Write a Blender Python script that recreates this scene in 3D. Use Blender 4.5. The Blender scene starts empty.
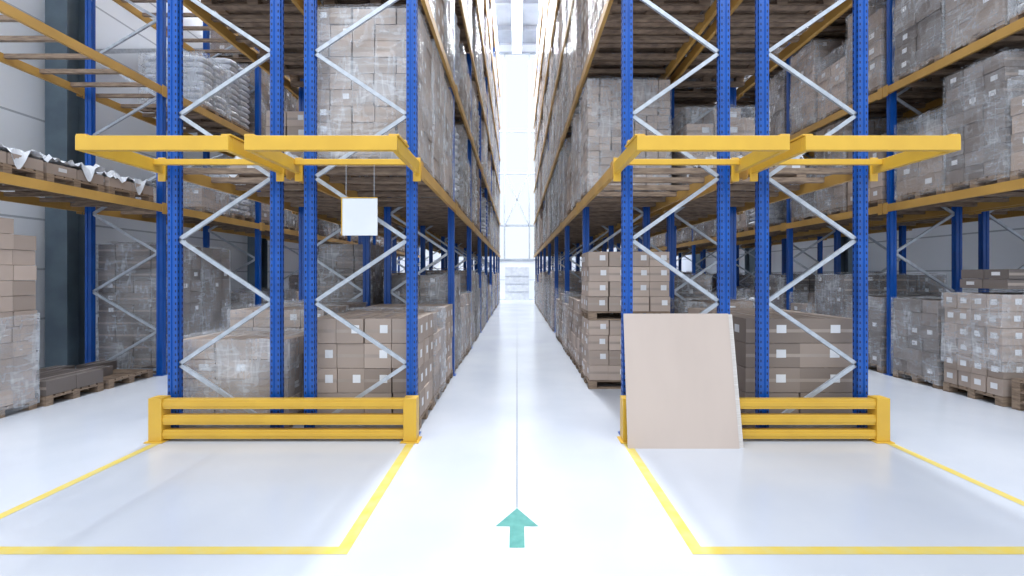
import bpy, math, random
from mathutils import Vector, noise
random.seed(7)
sc = bpy.context.scene
try:
    sc.view_settings.view_transform = 'Standard'
    sc.view_settings.look = 'None'
except Exception as e:
    print(e)
F = 437.0
H = 1.9

# ---------------------------------------------------------------- materials
def newmat(name):
    m = bpy.data.materials.new(name); m.use_nodes = True
    nt = m.node_tree
    return m, nt, nt.nodes['Principled BSDF'], nt.links

def noise_mix(nt, c1, c2, scale, detail=3, coord='Object', stretch=None, lo=0.35, hi=0.65):
    N, L = nt.nodes, nt.links
    tc = N.new('ShaderNodeTexCoord'); nz = N.new('ShaderNodeTexNoise')
    nz.inputs['Scale'].default_value = scale; nz.inputs['Detail'].default_value = detail
    if stretch:
        mp = N.new('ShaderNodeMapping'); mp.inputs['Scale'].default_value = stretch
        L.new(tc.outputs[coord], mp.inputs[0]); L.new(mp.outputs[0], nz.inputs['Vector'])
    else:
        L.new(tc.outputs[coord], nz.inputs['Vector'])
    r = N.new('ShaderNodeValToRGB')
    r.color_ramp.elements[0].position = lo; r.color_ramp.elements[1].position = hi
    r.color_ramp.elements[0].color = (*c1, 1); r.color_ramp.elements[1].color = (*c2, 1)
    L.new(nz.outputs['Fac'], r.inputs[0])
    return r, nz

def simple(name, c1, c2=None, scale=4, rough=.5, metal=0, bump=0, stretch=None):
    m, nt, b, L = newmat(name)
    c2 = c2 or tuple(x*.85 for x in c1)
    r, nz = noise_mix(nt, c1, c2, scale, stretch=stretch)
    L.new(r.outputs[0], b.inputs['Base Color'])
    b.inputs['Roughness'].default_value = rough; b.inputs['Metallic'].default_value = metal
    if bump:
        bp = nt.nodes.new('ShaderNodeBump'); bp.inputs['Strength'].default_value = bump
        bp.inputs['Distance'].default_value = .01
        L.new(nz.outputs['Fac'], bp.inputs['Height']); L.new(bp.outputs[0], b.inputs['Normal'])
    return m

M_blue = simple('blue_paint', (.004,.088,.41), (.003,.07,.34), 3, .3)
M_yellow = simple('yellow_paint', (.70,.42,.045), (.64,.375,.04), 3, .35)
M_beam = simple('orange_beam_paint', (.58,.33,.08), (.48,.27,.065), 2, .45)
M_galv = simple('galvanised_steel', (.52,.56,.62), (.40,.44,.5), 12, .4, .35)
M_dark = simple('dark_slot', (.01,.02,.08), None, 3, .8)
M_wood = simple('pallet_wood', (.33,.24,.17), (.18,.125,.09), 6, .8, stretch=(1,1,6))
M_label = simple('paper_label', (.80,.81,.84), None, 2, .6)
M_tape = simple('packing_tape', (.40,.33,.285), None, 3, .3)
M_col = simple('column_steel', (.10,.14,.17), (.07,.10,.13), 2, .5)
M_white = simple('white_sheet', (.72,.74,.78), (.66,.69,.73), 2, .4)
M_teal = simple('teal_floor_marking', (.035,.25,.22), (.06,.30,.265), 14, .5)
M_ylw_floor = simple('yellow_floor_marking', (.68,.51,.09), (.64,.53,.18), 9, .5)
M_sheet = simple('greyboard', (.56,.465,.41), (.525,.435,.385), 1.2, .7, stretch=(2,2,.6))
M_edge = simple('greyboard_edge', (.72,.68,.66), (.5,.46,.43), 30, .8, stretch=(.1,.1,20))
M_seam = simple('floor_joint', (.22,.24,.27), None, 2, .8)
M_bag = simple('white_woven_bag', (.70,.72,.76), (.58,.60,.65), 7, .5, bump=.6)

def carton_mat(name, c):
    m, nt, b, L = newmat(name)
    g = nt.nodes.new('ShaderNodeNewGeometry')
    r = nt.nodes.new('ShaderNodeValToRGB')
    r.color_ramp.elements[0].color = (*[x*.74 for x in c], 1)
    r.color_ramp.elements[1].color = (*[min(1, x*1.2) for x in c], 1)
    L.new(g.outputs['Random Per Island'], r.inputs[0])
    oi = nt.nodes.new('ShaderNodeObjectInfo')
    mr = nt.nodes.new('ShaderNodeMapRange'); mr.inputs[3].default_value = .72; mr.inputs[4].default_value = 1.2
    L.new(oi.outputs['Random'], mr.inputs[0])
    mx = nt.nodes.new('ShaderNodeVectorMath'); mx.operation = 'SCALE'
    L.new(r.outputs[0], mx.inputs[0]); L.new(mr.outputs[0], mx.inputs['Scale'])
    L.new(mx.outputs[0], b.inputs['Base Color'])
    b.inputs['Roughness'].default_value = .75
    return m
M_cart = carton_mat('corrugated_carton', (.42,.335,.285))
M_cartd = carton_mat('grey_carton', (.22,.185,.17))

def film_mat():
    m = bpy.data.materials.new('stretch_film'); m.use_nodes = True
    nt = m.node_tree; N = nt.nodes; L = nt.links; N.clear()
    out = N.new('ShaderNodeOutputMaterial')
    b = N.new('ShaderNodeBsdfPrincipled'); b.inputs['Base Color'].default_value = (.82,.86,.92,1)
    b.inputs['Roughness'].default_value = .18
    t = N.new('ShaderNodeBsdfTransparent'); mix = N.new('ShaderNodeMixShader')
    tc = N.new('ShaderNodeTexCoord')
    oi = N.new('ShaderNodeObjectInfo')
    ad = N.new('ShaderNodeVectorMath'); ad.operation='ADD'
    sc_ = N.new('ShaderNodeVectorMath'); sc_.operation='SCALE'; sc_.inputs['Scale'].default_value=13
    cb = N.new('ShaderNodeCombineXYZ')
    for i in range(3): L.new(oi.outputs['Random'], cb.inputs[i])
    L.new(cb.outputs[0], sc_.inputs[0]); L.new(tc.outputs['Object'], ad.inputs[0]); L.new(sc_.outputs[0], ad.inputs[1])
    def tex(scale, rot, mapsc, detail, dist):
        mp = N.new('ShaderNodeMapping'); mp.inputs['Scale'].default_value = mapsc; mp.inputs['Rotation'].default_value = rot
        nz = N.new('ShaderNodeTexNoise'); nz.inputs['Scale'].default_value = scale; nz.inputs['Detail'].default_value = detail
        nz.inputs['Distortion'].default_value = dist
        L.new(ad.outputs[0], mp.inputs[0]); L.new(mp.outputs[0], nz.inputs['Vector'])
        return nz
    def ridge(nz, width, amt):
        s = N.new('ShaderNodeMath'); s.operation='SUBTRACT'; s.inputs[1].default_value=.5; L.new(nz.outputs['Fac'], s.inputs[0])
        a = N.new('ShaderNodeMath'); a.operation='ABSOLUTE'; L.new(s.outputs[0], a.inputs[0])
        r = N.new('ShaderNodeMapRange'); r.inputs[1].default_value=0; r.inputs[2].default_value=width; r.inputs[3].default_value=amt; r.inputs[4].default_value=0
        L.new(a.outputs[0], r.inputs[0]); return r
    big = tex(1.7, (0,0,0), (1,1,1), 3, 0)
    strk = tex(2.2, (.35,.3,0), (1,1,5), 2, .1)
    cre = tex(3.0, (-.15,.1,0), (2.6,2.6,.5), 2, .15)
    mr = N.new('ShaderNodeMapRange')
    mr.inputs[1].default_value=.40; mr.inputs[2].default_value=.70; mr.inputs[3].default_value=.05; mr.inputs[4].default_value=.38
    L.new(big.outputs['Fac'], mr.inputs[0])
    m2 = ridge(strk,.05,.15); m3 = ridge(cre,.05,.15)
    a1 = N.new('ShaderNodeMath'); a1.operation='ADD'; L.new(mr.outputs[0],a1.inputs[0]); L.new(m2.outputs[0],a1.inputs[1])
    mm = N.new('ShaderNodeMath'); mm.operation='ADD'
    L.new(m3.outputs[0],mm.inputs[0]); L.new(a1.outputs[0],mm.inputs[1])
    cl = N.new('ShaderNodeClamp'); cl.inputs['Max'].default_value=.7; L.new(mm.outputs[0], cl.inputs[0])
    L.new(cl.outputs[0], mix.inputs[0]); L.new(t.outputs[0], mix.inputs[1]); L.new(b.outputs[0], mix.inputs[2])
    bp = N.new('ShaderNodeBump'); bp.inputs['Strength'].default_value = .6; bp.inputs['Distance'].default_value = .06
    L.new(cre.outputs['Fac'], bp.inputs['Height']); L.new(bp.outputs[0], b.inputs['Normal'])
    L.new(mix.outputs[0], out.inputs[0])
    return m
M_film = film_mat()

def floor_mat():
    m, nt, b, L = newmat('sealed_concrete_floor')
    r, nz = noise_mix(nt, (.535,.565,.64), (.60,.625,.685), .7, 6)
    L.new(r.outputs[0], b.inputs['Base Color'])
    nz2 = nt.nodes.new('ShaderNodeTexNoise'); nz2.inputs['Scale'].default_value = 3
    mr = nt.nodes.new('ShaderNodeMapRange'); mr.inputs[3].default_value = .16; mr.inputs[4].default_value = .3
    L.new(nz2.outputs['Fac'], mr.inputs[0]); L.new(mr.outputs[0], b.inputs['Roughness'])
    b.inputs['Coat Weight'].default_value = .2; b.inputs['Coat Roughness'].default_value = .12
    return m
M_floor = floor_mat()

def panel_mat(name, c1, c2, pitch):
    m, nt, b, L = newmat(name)
    N = nt.nodes
    tc = N.new('ShaderNodeTexCoord'); sx = N.new('ShaderNodeSeparateXYZ'); L.new(tc.outputs['Object'], sx.inputs[0])
    d = N.new('ShaderNodeMath'); d.operation = 'DIVIDE'; d.inputs[1].default_value = pitch; L.new(sx.outputs['Z'], d.inputs[0])
    fr = N.new('ShaderNodeMath'); fr.operation = 'FRACT'; L.new(d.outputs[0], fr.inputs[0])
    lt = N.new('ShaderNodeMath'); lt.operation = 'LESS_THAN'; lt.inputs[1].default_value = .04; L.new(fr.outputs[0], lt.inputs[0])
    mx = N.new('ShaderNodeMix'); mx.data_type = 'RGBA'
    mx.inputs[6].default_value = (*c1, 1); mx.inputs[7].default_value = (*c2, 1)
    L.new(lt.outputs[0], mx.inputs[0]); L.new(mx.outputs[2], b.inputs['Base Color'])
    b.inputs['Roughness'].default_value = .5
    return m
M_wall = panel_mat('wall_sandwich_panel', (.80,.83,.88), (.42,.45,.50), 1.0)
M_wallb = panel_mat('wall_white_panel', (.88,.91,.95), (.6,.64,.7), 1.5)
M_ceil = simple('ceiling_sheet', (.42,.45,.5), None, 1, .6)
def emis(name, c, s):
    m, nt, b, L = newmat(name)
    b.inputs['Base Color'].default_value = (*c,1)
    b.inputs['Emission Color'].default_value = (*c,1); b.inputs['Emission Strength'].default_value = s
    return m
M_led = emis('led_diffuser', (.95,.98,1), 6)

# ---------------------------------------------------------------- mesh builder
class MB:
    def __init__(s): s.v=[]; s.f=[]; s.m=[]
    def box(s, x0,x1,y0,y1,z0,z1, mi=0):
        n=len(s.v)
        s.v += [(x0,y0,z0),(x1,y0,z0),(x1,y1,z0),(x0,y1,z0),(x0,y0,z1),(x1,y0,z1),(x1,y1,z1),(x0,y1,z1)]
        for q in ((0,3,2,1),(4,5,6,7),(0,1,5,4),(1,2,6,5),(2,3,7,6),(3,0,4,7)):
            s.f.append(tuple(n+i for i in q)); s.m.append(mi)
    def quad(s,a,b,c,d,mi=0):
        n=len(s.v); s.v += [a,b,c,d]; s.f.append((n,n+1,n+2,n+3)); s.m.append(mi)
    def bar(s,p,q,w,h,mi=0, up=(0,1,0)):
        p=Vector(p); q=Vector(q); d=(q-p).normalized(); u=Vector(up)
        a=d.cross(u).normalized()*w/2; b=u.normalized()*h/2
        n=len(s.v)
        for e in (p,q):
            for sa,sb in ((-1,-1),(1,-1),(1,1),(-1,1)):
                s.v.append(tuple(e+a*sa+b*sb))
        for k in ((0,1,2,3),(7,6,5,4),(0,4,5,1),(1,5,6,2),(2,6,7,3),(3,7,4,0)):
            s.f.append(tuple(n+i for i in k)); s.m.append(mi)
    def prism(s, poly, z0, z1, mi=0):
        n=len(s.v); k=len(poly)
        s.v += [(x,y,z0) for x,y in poly]+[(x,y,z1) for x,y in poly]
        for i in range(k):
            j=(i+1)%k; s.f.append((n+i,n+j,n+k+j,n+k+i)); s.m.append(mi)
        s.f.append(tuple(n+i for i in range(k))[::-1]); s.m.append(mi)
        s.f.append(tuple(n+k+i for i in range(k))); s.m.append(mi)
    def pillow(s, cx,cy,cz,sx,sy,sz, mi=0, seed=0):
        n=len(s.v); U,W=10,6
        for i in range(W+1):
            ph=-math.pi/2+math.pi*i/W
            for j in range(U):
                th=2*math.pi*j/U
                c=math.cos(ph); f=lambda v: math.copysign(abs(v)**.45,v)
                x=f(math.cos(th))*abs(c)**.5; y=f(math.sin(th))*abs(c)**.5; z=math.copysign(abs(math.sin(ph))**.8,math.sin(ph))
                w=1+.08*noise.noise(Vector((x*2,y*2,z*2+seed)))
                s.v.append((cx+sx*x*w,cy+sy*y*w,cz+sz*z))
        for i in range(W):
            for j in range(U):
                k=(j+1)%U; s.f.append((n+i*U+j,n+i*U+k,n+(i+1)*U+k,n+(i+1)*U+j)); s.m.append(mi)
    def mesh(s,name,mats):
        me=bpy.data.meshes.new(name); me.from_pydata(s.v,[],s.f)
        for m in mats: me.materials.append(m)
        me.polygons.foreach_set('material_index', s.m); me.update(); return me
    def obj(s,name,mats,parent=None,loc=(0,0,0),bevel=0):
        o=bpy.data.objects.new(name,s.mesh(name,mats)); sc.collection.objects.link(o)
        o.location=loc
        if parent: o.parent=parent
        if bevel:
            b=o.modifiers.new('bevel','BEVEL'); b.width=bevel; b.segments=2; b.limit_method='ANGLE'
        return o
def empty(name, loc=(0,0,0)):
    o=bpy.data.objects.new(name,None); sc.collection.objects.link(o); o.location=loc; return o
def link(name, me, parent, loc, rz=0):
    o=bpy.data.objects.new(name,me); sc.collection.objects.link(o); o.location=loc
    o.rotation_euler=(0,0,rz)
    if parent: o.parent=parent
    return o

# ---------------------------------------------------------------- pallet loads
PX, PY = 1.36, 0.88
def add_pallet(mb, z=0, px=PX, py=PY, mi=3):
    hx, hy = px/2, py/2
    for i in range(3):
        y=(-1+i)*(hy-.05); mb.box(-hx,hx,y-.05,y+.05,z,z+.022,mi)
        for j in range(3):
            x=(-1+j)*(hx-.07); mb.box(x-.07,x+.07,y-.05,y+.05,z+.022,z+.1,mi)
    for j in range(3):
        x=(-1+j)*(hx-.07); mb.box(x-.07,x+.07,-hy,hy,z+.1,z+.122,mi)
    n=7
    for i in range(n):
        y=-hy+.05+i*(2*hy-.1)/(n-1); mb.box(-hx,hx,y-.05,y+.05,z+.122,z+.144,mi)
def add_cartons(mb, nx, ny, nz, hz, z0, px=PX, py=PY, label=.6, topdrop=0, jit=.012, tape=True, rnd=random):
    bx, by = px/nx, py/ny
    for k in range(nz):
        for i in range(nx):
            for j in range(ny):
                inner = 0<i<nx-1 and 0<j<ny-1 and k<nz-1
                if inner: continue
                if k==nz-1 and rnd.random()<topdrop: continue
                jx=rnd.uniform(-jit,jit); jy=rnd.uniform(-jit,jit)
                x0=-px/2+i*bx+.006+jx; x1=x0+bx-.012
                y0=-py/2+j*by+.006+jy; y1=y0+by-.012
                za=z0+k*hz+.002; zb=za+hz-.006
                mb.box(x0,x1,y0,y1,za,zb,0)
                e=.0015; cx=(x0+x1)/2; cy=(y0+y1)/2
                if tape and j==0: mb.quad((x0,y0-e,(za+zb)/2+.02),(x0,y0-e,(za+zb)/2-.02),(x1,y0-e,(za+zb)/2-.02),(x1,y0-e,(za+zb)/2+.02),1)
                if tape: mb.quad((cx-.025,y0,zb+e),(cx+.025,y0,zb+e),(cx+.025,y1,zb+e),(cx-.025,y1,zb+e),1)
                lw,lh=min(.12,bx*.28),min(.10,hz*.35)
                if j==0 and rnd.random()<label:
                    lx=x0+bx*.55; lz=za+hz*.4
                    mb.quad((lx,y0-2*e,lz),(lx+lw,y0-2*e,lz),(lx+lw,y0-2*e,lz+lh),(lx,y0-2*e,lz+lh),2)
                for side in (0,1):
                    if (i==0 and side==0) or (i==nx-1 and side==1):
                        if rnd.random()<label:
                            X = x0-2*e if side==0 else x1+2*e
                            ly=y0+by*.5-lw/2; lz=za+hz*.35
                            q=[(X,ly,lz),(X,ly+lw,lz),(X,ly+lw,lz+lh),(X,ly,lz+lh)]
                            if side==0: q=q[::-1]
                            mb.quad(*q,2)
def add_film(mb, z0, z1, px=PX, py=PY, seed=0, amp=.010, top=True, mi=4, off=.010):
    hx,hy=px/2+off,py/2+off
    pts=[]; n=10
    cor=[(-hx,-hy),(hx,-hy),(hx,hy),(-hx,hy)]
    for c in range(4):
        a=cor[c]; b=cor[(c+1)%4]
        for i in range(n):
            t=i/n; pts.append((a[0]+(b[0]-a[0])*t, a[1]+(b[1]-a[1])*t))
    rows=16; base=len(mb.v); P=len(pts)
    for r in range(rows+1):
        z=z0+(z1-z0)*r/rows
        for (x,y) in pts:
            nv=noise.noise(Vector((x*3+seed*7.3,y*3,z*2.5)))+.5*noise.noise(Vector((x*9+seed*7.3,y*9,z*7)))
            k=1+amp*(.9+nv)/max(hx,hy)
            zz=z+(.03*noise.noise(Vector((x*5,y*5,seed+r))) if r in (0,rows) else 0)
            mb.v.append((x*k,y*k,zz))
    for r in range(rows):
        for i in range(P):
            j=(i+1)%P
            mb.f.append((base+r*P+i,base+r*P+j,base+(r+1)*P+j,base+(r+1)*P+i)); mb.m.append(mi)
    if top:
        g=len(mb.v); G=9
        for a in range(G+1):
            for b in range(G+1):
                x=-hx+2*hx*a/G; y=-hy+2*hy*b/G
                mb.v.append((x,y,z1+.02+.05*abs(noise.noise(Vector((x*4,y*4,seed))))))
        for a in range(G):
            for b in range(G):
                q=g+a*(G+1)+b
                mb.f.append((q,q+G+1,q+G+2,q+1)); mb.m.append(mi)
MATS=[M_cart,M_tape,M_label,M_wood,M_film,M_bag]
MATSD=[M_cartd,M_tape,M_label,M_wood,M_film,M_bag]
def load_mesh(name,nx,ny,nz,hz,wrap=False,label=.6,topdrop=0,mats=MATS,px=PX,py=PY,seed=0,double=False,pal=True,tape=True,wrap_to=None):
    rnd=random.Random(seed*13+5); mb=MB()
    z=0
    if pal: add_pallet(mb,0,px,py); z=.146
    add_cartons(mb,nx,ny,nz,hz,z,px,py,label,topdrop if not double else 0,tape=tape,rnd=rnd)
    zt=z+nz*hz
    if double:
        add_pallet(mb,zt,px,py); add_cartons(mb,nx,ny,nz,hz,zt+.146,px,py,label,topdrop,rnd=rnd); zt=zt+.146+nz*hz
    if wrap: add_film(mb,.06 if wrap is True else wrap,wrap_to or zt+.01,px,py,seed,top=wrap_to is None)
    return mb.mesh(name,mats)

V = {}
def var(key,*a,**k): V[key]=load_mesh('load_'+key,*a,**k)
var('tall_plain',4,3,8,.235,label=.5,topdrop=.2,seed=1)
var('tall_wrap',4,3,8,.235,wrap=True,label=.4,seed=2)
var('tall_wrap2',5,3,9,.20,wrap=True,label=.2,seed=3)
var('tall_wrap3',3,2,6,.30,wrap=True,label=.5,topdrop=.3,seed=4)
var('tall_wrap4',4,2,7,.25,wrap=True,label=.5,topdrop=.5,mats=MATSD,seed=14)
var('tall_fine',7,4,15,.118,label=0,seed=5,tape=False,wrap=True)
var('mid_plain',4,3,5,.25,label=.7,topdrop=.3,seed=6)
var('mid_wrap',3,2,5,.26,wrap=True,label=.6,topdrop=.3,seed=7)
var('mid_dark',4,3,6,.22,wrap=True,label=.3,topdrop=.2,mats=MATSD,seed=8)
var('tall_dark',4,3,8,.22,wrap=True,label=.3,mats=MATSD,seed=9)
var('xtall_dark',4,3,10,.235,wrap=True,label=.15,mats=MATSD,seed=12)
var('low_plain',3,2,2,.25,label=.7,topdrop=.4,seed=10)
var('low_wrap',3,2,2,.2,wrap=True,label=.3,seed=11)
mb=MB(); [add_pallet(mb,i*.144) for i in range(3)]; V['pallets']=mb.mesh('load_empty_pallets',MATS)
def bags(nl,seed):
    rnd=random.Random(seed); mb=MB(); add_pallet(mb)
    for k in range(nl):
        for i in range(2):
            for j in range(2):
                mb.pillow(-.33+.66*i+rnd.uniform(-.02,.02),-.21+.42*j+rnd.uniform(-.02,.02),.146+.075+k*.135,.33,.21,.078,5,rnd.random()*9)
    return mb
V['bags_tall']=bags(11,1).mesh('load_bags_tall',MATS)
b_=bags(8,2); add_film(b_,.1,1.26,seed=31); V['bags_mid']=b_.mesh('load_bags_mid',MATS)
for vi in range(2):
    rnd=random.Random(vi+40)
    mb=MB(); add_pallet(mb); add_cartons(mb,3,2,1,.16,.146,label=.4,rnd=rnd)
    g=len(mb.v); G=28
    for a in range(G+1):
        for b in range(G+1):
            u=-1+2*a/G; v=-1+2*b/G
            e=max(abs(u),abs(v))
            x=.70*u; y=.45*v
            z=.325+.17*abs(noise.noise(Vector((x*5,y*5,3+vi*9))))+.12*abs(noise.noise(Vector((x*14,y*14,8))))
            if e>.93:
                dr=max(0,noise.noise(Vector((x*4,y*4,20+vi*5)))+.15)
                z-=.42*dr*(e-.86)/.14
            mb.v.append((x,y,z))
    for a in range(G):
        for b in range(G):
            q=g+a*(G+1)+b; mb.f.append((q,q+G+1,q+G+2,q+1)); mb.m.append(5)
    V['low_filmheap' if vi==0 else 'low_filmheap2']=mb.mesh('load_filmheap',MATS)

# ---------------------------------------------------------------- racks
BAY=3.1; Y0=5.2; NB=8
LZ=[3.09,5.3,7.5,9.7,11.9,14.1]
BH=.14; TOP=16.0
BRN=[.10+.74*i for i in range(22)]
def post(mb,x,y,slots):
    w=.058; d=.045
    poly=[(x-w,y-d),(x-.018,y-d),(x-.012,y-d+.012),(x+.012,y-d+.012),(x+.018,y-d),(x+w,y-d),
          (x+w,y-.015),(x+w-.01,y-.01),(x+w-.01,y+.01),(x+w,y+.015),(x+w,y+d),(x-w,y+d),(x-w,y+.015),(x-w+.01,y+.01),(x-w+.01,y-.01),(x-w,y-.015)]
    mb.prism(poly,.012,TOP,0)
    mb.box(x-.09,x+.09,y-.08,y+.08,0,.012,0)
    if slots:
        z=.12
        while z<5.6:
            for s in (-1,1):
                cx=x+s*.038
                mb.quad((cx-.008,y-d-.001,z),(cx+.008,y-d-.001,z),(cx+.008,y-d-.001,z+.03),(cx-.008,y-d-.001,z+.03),3)
                X=x+s*(w+.001)
                for yy in (y-.030,y+.030):
                    q=[(X,yy-.008,z),(X,yy+.008,z),(X,yy+.008,z+.035),(X,yy-.008,z+.035)]
                    if s<0: q=q[::-1]
                    mb.quad(*q,3)
            z+=.075
def rack(xa, xb, side_node, canti=True):
    p=empty('pallet_rack',(0,0,0))
    pa,pb=xa+.145,xb-.105
    if xa>0: pa,pb=xa+.105+.06,xb-.145
    up=MB(); br=MB(); be=MB()
    for n in range(NB+1):
        y=Y0+n*BAY
        post(up,pa,y,n==0); post(up,pb,y,n==0)
        for i in range(len(BRN)-1):
            if BRN[i+1]>TOP: break
            s = (i%2==1)
            l0 = pa+.05 if (s==side_node) else pb-.05
            l1 = pb-.05 if (s==side_node) else pa+.05
            br.bar((l0,y,BRN[i]),(l1,y,BRN[i+1]),.045,.03)
            br.box(pa+.05,pb-.05,y-.02,y+.02,BRN[0]-.02,BRN[0]+.02) if i==0 else None
    for l,z in enumerate(LZ):
        for n in range(NB):
            ya=Y0+n*BAY; yb=ya+BAY
            for x in (xa,xb-.05):
                be.box(x,x+.05,ya,yb,z,z+BH,0)
            for x in (xa-.004, xb+.004):
                for yy in (ya+.06,yb-.06):
                    be.box(x-.004,x+.004,yy-.05,yy+.05,z-.04,z+BH+.03,0)
            for c in range(6):
                yy=ya+.25+c*.52
                be.box(xa+.05,xb-.05,yy-.03,yy+.03,z+.07,z+BH-.002,1)
    up.obj('uprights',[M_blue,M_galv,M_yellow,M_dark],p)
    br.obj('braces',[M_galv],p)
    be.obj('beams',[M_beam,M_wood],p)
    if canti:
        c=MB(); yf=4.16; z=LZ[0]
        for x in (xa,xb-.06): c.box(x,x+.06,yf+.06,Y0-.001,z,z+BH)
        c.box(xa,xb,yf,yf+.06,z,z+BH)
        c.box(xa+.06,xb-.06,4.98,5.03,z+.07,z+.135)
        for x in (xa+.035,xb-.035):
            c.bar((x,yf+.42,z+BH+.012),(x,yf+.02,z+BH+.012),.10,.02,up=(0,0,1))
            c.box(x-.03,x+.03,yf+.36,yf+.42,z+BH+.022,z+BH+.07)
            c.box(x-.045,x+.045,Y0-.07,Y0-.052,z-.09,z+BH+.05)
        c.obj('end_overhang_frame',[M_yellow],p,bevel=.006)
    return p
racks=[('LO',-4.21,-2.75,True),('LI',-2.60,-1.143,False),('RI',1.143,2.60,True),('RO',2.75,4.23,False)]
R={}
for k,a,b,s in racks: R[k]=(a,b,rack(a,b,s))
R['LW']=(-8.25,-6.65,rack(-8.25,-6.65,False,False))
R['RW']=(6.95,8.5,rack(6.95,8.5,True,False))
R['RX']=(8.7,10.2,rack(8.7,10.2,False,False))

slotY=[.60,1.55,2.50]
special={
 ('LI',0,0,0):'hero',('LI',0,0,1):'hero',('LI',0,0,2):'hero',
 ('LO',0,0,0):'hero',('LO',0,0,1):'hero',('LO',0,0,2):'hero',
 ('RI',0,0,0):None,('RI',0,0,1):None,('RI',0,0,2):'hero',
 ('RO',0,0,0):'hero',('RO',0,0,1):'hero',('RO',0,0,2):'mid_wrap',
 ('LW',0,0,0):'hero',('LW',0,0,1):'hero',('LW',0,0,2):'hero',
 ('RW',0,0,0):'hero',('RW',0,0,1):'hero',('RW',0,0,2):'hero',
 ('LI',1,0,0):'tall_wrap2',('LI',1,0,1):'tall_wrap',('LI',1,0,2):'tall_wrap3',
 ('LO',1,0,0):None,('LO',1,0,1):'low_filmheap',('LO',1,0,2):'mid_plain',
 ('RI',1,0,0):None,('RI',1,0,1):None,('RI',1,0,2):'tall_fine',
 ('RO',1,0,0):None,('RO',1,0,1):'low_filmheap',('RO',1,0,2):'mid_wrap',
 ('LW',1,0,0):'low_filmheap',('LW',1,0,1):'low_filmheap2',('LW',1,0,2):'low_filmheap',
 ('RW',1,0,0):'mid_wrap',('RW',1,0,1):'tall_dark',('RW',1,0,2):'mid_wrap',
 ('LW',0,1,0):'xtall_dark',('LW',0,1,1):'xtall_dark',('LW',0,1,2):'mid_dark',
 ('RW',0,1,0):'mid_dark',('RW',0,1,1):'tall_dark',
 ('RW',1,1,0):'mid_plain',('RW',1,1,1):'tall_wrap',
 ('LW',1,1,0):None,('LW',1,1,1):'low_wrap',('LW',1,1,2):'bags_mid',
 ('LO',0,1,0):'xtall_dark',('LO',1,1,0):'bags_mid',
}
for s in range(3):
    for l in (2,3,4):
        special[('LW',l,0,s)]=None; special[('LW',l,1,s)]=None
special[('LW',2,1,2)]='bags_tall'; special[('LW',2,1,1)]='bags_mid'
pool_up=['tall_plain','tall_wrap','tall_wrap2','tall_wrap3','tall_fine','tall_wrap','tall_wrap3','tall_wrap4','mid_wrap','mid_plain','bags_tall']
pool_dn=['mid_plain','mid_wrap','mid_dark','tall_wrap','tall_dark','mid_wrap','tall_wrap3','tall_wrap4']
pool_w=['mid_plain','mid_wrap','mid_dark','low_wrap','tall_dark','low_filmheap','tall_wrap',None,'bags_mid']
pool_rw=['tall_wrap4','mid_wrap','mid_dark','tall_wrap3','tall_dark','bags_mid','tall_wrap']
for k,(a,b,rp) in R.items():
    g=empty('stored_pallet_goods')
    cx=(a+b)/2
    for l in range(len(LZ)+1):
        if l>=5 and k in('LW','RW','LO','RO'): continue
        if l>=4 and k=='RX': continue
        zb=0 if l==0 else LZ[l-1]+BH
        for n in range(NB):
            for s in range(3):
                key=(k,l,n,s)
                pool={'LW':pool_w,'RW':pool_rw,'RX':pool_rw}.get(k, pool_dn if l==0 else pool_up)
                v=random.choice(pool)
                if random.random()<.06: v=None
                if key in special: v=special[key]
                if v is None or v=='hero': continue
                link('pallet_load',V[v],g,(cx+random.uniform(-.02,.02),Y0+n*BAY+slotY[s],zb+.001))

# hero floor loads
def hero(name,me,x,y,z=0,rz=0): return link(name,me,None,(x,y,z),rz)
me=load_mesh('cartons_a',4,3,4,.305,label=.95,seed=21)
me2=load_mesh('cartons_b',4,3,4,.30,label=.8,topdrop=.2,seed=22,wrap=True)
hero('palletised_cartons',me,-1.872,5.80); hero('palletised_cartons',me2,-1.872,6.75); hero('palletised_cartons',me,-1.872,7.70)
me=load_mesh('cartons_c',3,2,4,.24,label=.5,wrap=True,seed=23)
hero('film_wrapped_cartons',me,-3.48,5.80)
me=load_mesh('cartons_d',4,3,5,.25,label=.3,wrap=True,seed=24)
hero('film_wrapped_cartons',me,-3.48,6.76); hero('film_wrapped_cartons',me,-3.48,7.72)
me=load_mesh('cartons_e',4,3,4,.25,label=.9,seed=25,double=True)
hero('double_stacked_cartons',me,1.872,7.72)
me=load_mesh('cartons_f',2,2,4,.305,label=.8,seed=26,wrap=False)
hero('large_palletised_cartons',me,3.49,5.82); hero('large_palletised_cartons',me,3.49,6.76)
me=load_mesh('cartons_g',3,3,12,.21,label=.1,seed=27,wrap=True,wrap_to=1.35,topdrop=.3,mats=MATS)
hero('tall_carton_stack',me,-7.52,5.79)
hero('low_pallet_load',load_mesh('low_layer',3,2,1,.22,label=.3,mats=MATSD,seed=30),-7.48,6.75)
hero('low_pallet_load',load_mesh('one_layer',4,2,1,.16,label=.2,topdrop=.5,mats=MATSD,seed=28),-7.48,7.72)
me=load_mesh('cartons_h',4,4,6,.245,label=.95,seed=29,wrap=.5)
hc=hero('palletised_cartons',me,7.68,6.74)
mb=MB(); add_cartons(mb,2,2,2,.15,0,px=1.1,py=.7,label=.3,topdrop=.3,rnd=random.Random(5))
link('loose_top_cartons',mb.mesh('loose_top_cartons',MATSD),hc,(.05,0,1.69))
hero('empty_pallet_stack',V['pallets'],7.72,5.78)
hero('film_wrapped_cartons',V['mid_dark'],7.70,7.72)

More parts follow.
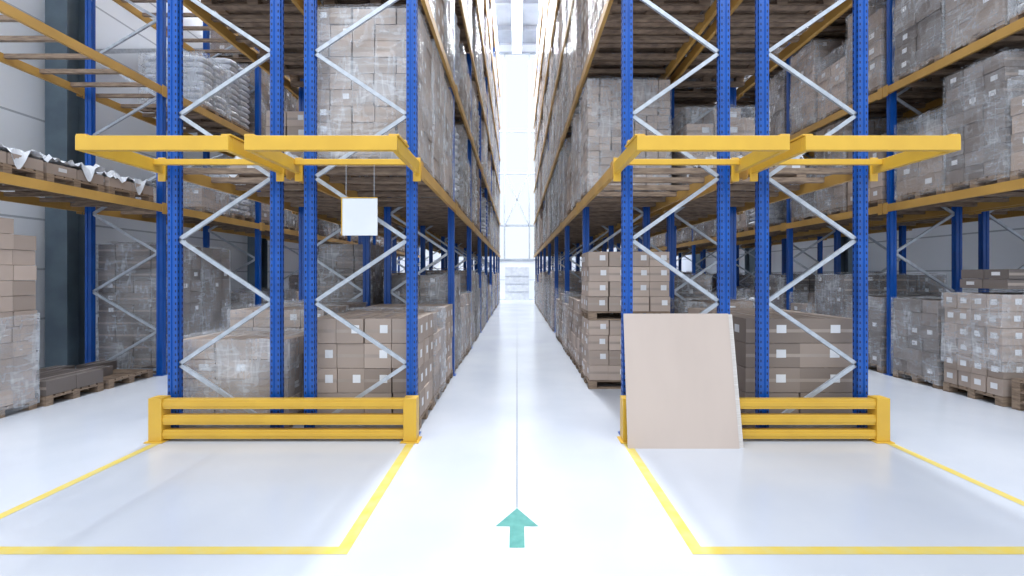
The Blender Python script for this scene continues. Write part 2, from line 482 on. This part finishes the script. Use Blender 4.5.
# ---------------------------------------------------------------- end guards
def guard(x0,x1):
    mb=MB(); ya,yb=4.95,5.09
    for x in (x0,x1-.15):
        mb.box(x,x+.15,ya,yb,.012,.50)
        mb.box(x-.03,x+.18,ya-.03,yb+.03,0,.012)
    for z0,z1 in ((.035,.135),(.195,.305),(.375,.485)):
        mb.box(x0+.15,x1-.15,ya+.02,yb-.04,z0,z1)
        mb.box(x0+.15,x1-.15,ya+.012,ya+.02,z0+.03,z1-.03)
    mb.obj('rack_end_guard_rail',[M_yellow],bevel=.008)
guard(-4.18,-1.14); guard(1.20,4.23)

# ---------------------------------------------------------------- leaning board
def lean(parent,name,x0,x1,w0,ztop,yo,mats):
    mb=MB(); t=.018; b=Vector((0,4.78+yo,0)); tp=Vector((0,5.10+yo,ztop))
    d=(tp-b).normalized(); nrm=Vector((0,-d.z,d.y))*t
    P=[]
    for (x,yz) in ((x0,b),(x1,b),(x1+w0,tp),(x0+w0,tp)):
        P.append((x,yz.y,yz.z))
    n=len(mb.v)
    mb.v += P+[(p[0],p[1]-nrm.y,p[2]-nrm.z+(.004 if p[2]<.1 else 0)) for p in P]
    for q,m in (((0,1,2,3),0),((7,6,5,4),0),((0,4,5,1),1),((1,5,6,2),1),((2,6,7,3),1),((3,7,4,0),1)):
        mb.f.append(tuple(n+i for i in q)); mb.m.append(m)
    o=mb.obj(name,mats,parent); return o
e=empty('leaning_cardboard_sheets')
lean(e,'front_sheet',1.215,2.435,.03,1.45,0,[M_sheet,M_edge])
lean(e,'rear_sheet',1.24,2.49,.03,1.44,.022,[M_edge,M_edge])

# ---------------------------------------------------------------- hanging sign
e=empty('hanging_sign_board')
mb=MB(); mb.box(-1.99,-1.59,4.975,4.99,2.35,2.775); mb.obj('board',[M_white],e,bevel=.003)
mb=MB(); mb.box(-2.0,-1.992,4.97,4.995,2.35,2.78); mb.box(-2.0,-1.59,4.97,4.995,2.777,2.783); mb.obj('edge_trim',[M_yellow],e)
mb=MB()
for x in (-1.95,-1.63): mb.box(x-.002,x+.002,4.985,4.989,2.78,3.16)
mb.obj('hanger_wires',[M_galv],e)

# ---------------------------------------------------------------- floor + markings
mb=MB(); mb.box(-14,14,-12,36,-.2,0); mb.obj('floor',[M_floor])
def mark(name,polys,mat,z=.002):
    mb=MB()
    for p in polys:
        n=len(mb.v); mb.v += [(x,y,z) for x,y in p]; mb.f.append(tuple(range(n,n+len(p)))); mb.m.append(0)
    return mb.obj(name,[mat])
def R4(x0,x1,y0,y1): return [(x0,y0),(x1,y0),(x1,y1),(x0,y1)]
mark('floor_marking_line',[R4(-4.11,-4.02,2.97,4.93),R4(-1.245,-1.155,2.97,4.93),R4(-4.02,-1.245,2.97,3.055)],M_ylw_floor)
mark('floor_marking_line',[R4(4.16,4.25,2.97,4.93),R4(1.195,1.285,2.97,4.93),R4(1.285,4.16,2.97,3.055)],M_ylw_floor)
mark('floor_arrow',[[(-.055,3.04),(.055,3.04),(.055,3.30),(-.055,3.30)],[(-.165,3.30),(.165,3.30),(0,3.56)]],M_teal)
mark('floor_expansion_joint',[R4(-.005,.005,-3,3.035),R4(-.005,.005,3.565,33)],M_seam,.0015)

# ---------------------------------------------------------------- building shell
mb=MB(); mb.box(-9.8,-9.6,1,33.4,0,19.6); mb.obj('wall_left',[M_wall])
mb=MB(); mb.box(12.2,12.4,1,33.4,0,19.6); mb.obj('wall_right',[M_wall])
mb=MB(); yb0,yb1=33.4,33.6
mb.box(-9.8,-1.6,yb0,yb1,0,19.6); mb.box(1.6,12.4,yb0,yb1,0,19.6)
mb.box(-1.6,1.6,yb0,yb1,0,3.0); mb.box(-1.6,1.6,yb0,yb1,18.9,19.6)
mb.obj('wall_back',[M_wallb])
mb=MB()
for z in (3.0,5.6,9.6,12.8,18.8): mb.box(-1.6,1.6,33.35,33.5,z,z+.14)
for x in (-.95,.95): mb.box(x-.05,x+.05,33.3,33.5,3,18.9)
mb.bar((-.9,33.28,5.7),(.9,33.28,9.6),.08,.06); mb.bar((.9,33.28,5.7),(-.9,33.28,9.6),.08,.06)
mb.obj('window_1',[simple('window_frame',(.50,.55,.62))])
mb=MB(); mb.box(-.9,.9,33.3,33.38,0,2.5,0)
for z in (.6,1.2,1.8): mb.box(-.9,.9,33.28,33.3,z,z+.04,1)
mb.obj('door_1',[simple('door_paint',(.75,.78,.82)),M_galv])
mb=MB()
for x0,x1 in ((-8.6,-6.5),(-4.3,-1.2),(1.2,4.3),(6.8,10.4)): mb.box(x0,x1,5,33.4,19.6,19.8)
for x0,x1 in ((-9.8,-8.6),(-6.5,-4.3),(-1.2,1.2),(4.3,6.8),(10.4,12.4)): mb.box(x0,x1,25,33.4,19.6,19.8)
for y in (28,31): mb.box(-9.6,12.2,y,y+.15,19.3,19.6)
mb.obj('ceiling',[M_ceil])
def hcol(x,y):
    mb=MB(); 
    mb.box(x-.02,x+.02,y-.2,y+.2,0,19.6); mb.box(x-.22,x+.22,y-.23,y-.2,0,19.6); mb.box(x-.22,x+.22,y+.2,y+.23,0,19.6)
    mb.obj('steel_column',[M_col])
for y in (8.95,15.5,22,28.5): hcol(-9.2,y); hcol(11.8,y)
mb=MB()
for z in (3.2,6.6,10): mb.bar((-9.4,9.2,z),(-9.4,15.3,z+3.2),.1,.1,up=(1,0,0))
mb.obj('wall_bracing',[M_galv])
for x,w in ((0,.36),(-5.4,.36),(5.6,.36),(-9.0,.12),(11,.12)):  # the two narrow strips behind the racks are added to brighten the walls
    e=empty('ceiling_lamp_and_wall_fill')
    mb=MB(); mb.box(x-w,x+w,6,32.8,18.6,18.66); mb.box(x-.03,x+.03,26,26.05,18.66,19.6); mb.box(x-.03,x+.03,30,30.05,18.66,19.6); mb.obj('housing',[M_galv],e)
    mb=MB(); mb.box(x-w+.04,x+w-.04,6,32.8,18.54,18.6); mb.obj('diffuser',[M_led],e)
def area(name,loc,sx,sy,pw,rot=(0,0,0),col=(.90,.95,1)):
    l=bpy.data.lights.new(name,'AREA'); l.shape='RECTANGLE'; l.size=sx; l.size_y=sy; l.energy=pw; l.color=col
    o=bpy.data.objects.new(name,l); sc.collection.objects.link(o); o.location=loc; o.rotation_euler=rot
for x,p,w in ((0,5600,.7),(-5.4,3600,.7),(5.6,3600,.7),(-9.0,4400,.2),(11,3400,.2)):  # last two entries are added fill for the side walls, not aisle lighting
    area('aisle_lamp_and_wall_fill',(x,20.5,18.4),w,24,p)
area('front_fill_light',(0,0,11),16,4,1250)  # added unseen fill to lift the near floor and rack fronts, no fixture

w=bpy.data.worlds.new('World'); sc.world=w; w.use_nodes=True
bg=w.node_tree.nodes['Background']; bg.inputs[0].default_value=(.86,.93,1,1); bg.inputs[1].default_value=1.12

cam=bpy.data.cameras.new('camera'); co=bpy.data.objects.new('camera',cam); sc.collection.objects.link(co)
co.location=(0,0,H); co.rotation_euler=(math.radians(90),0,0)
cam.sensor_width=36; cam.lens=F/1024*36; cam.shift_x=-5/1024; cam.shift_y=-13/1024; cam.clip_end=200; cam.clip_start=.05
sc.camera=co
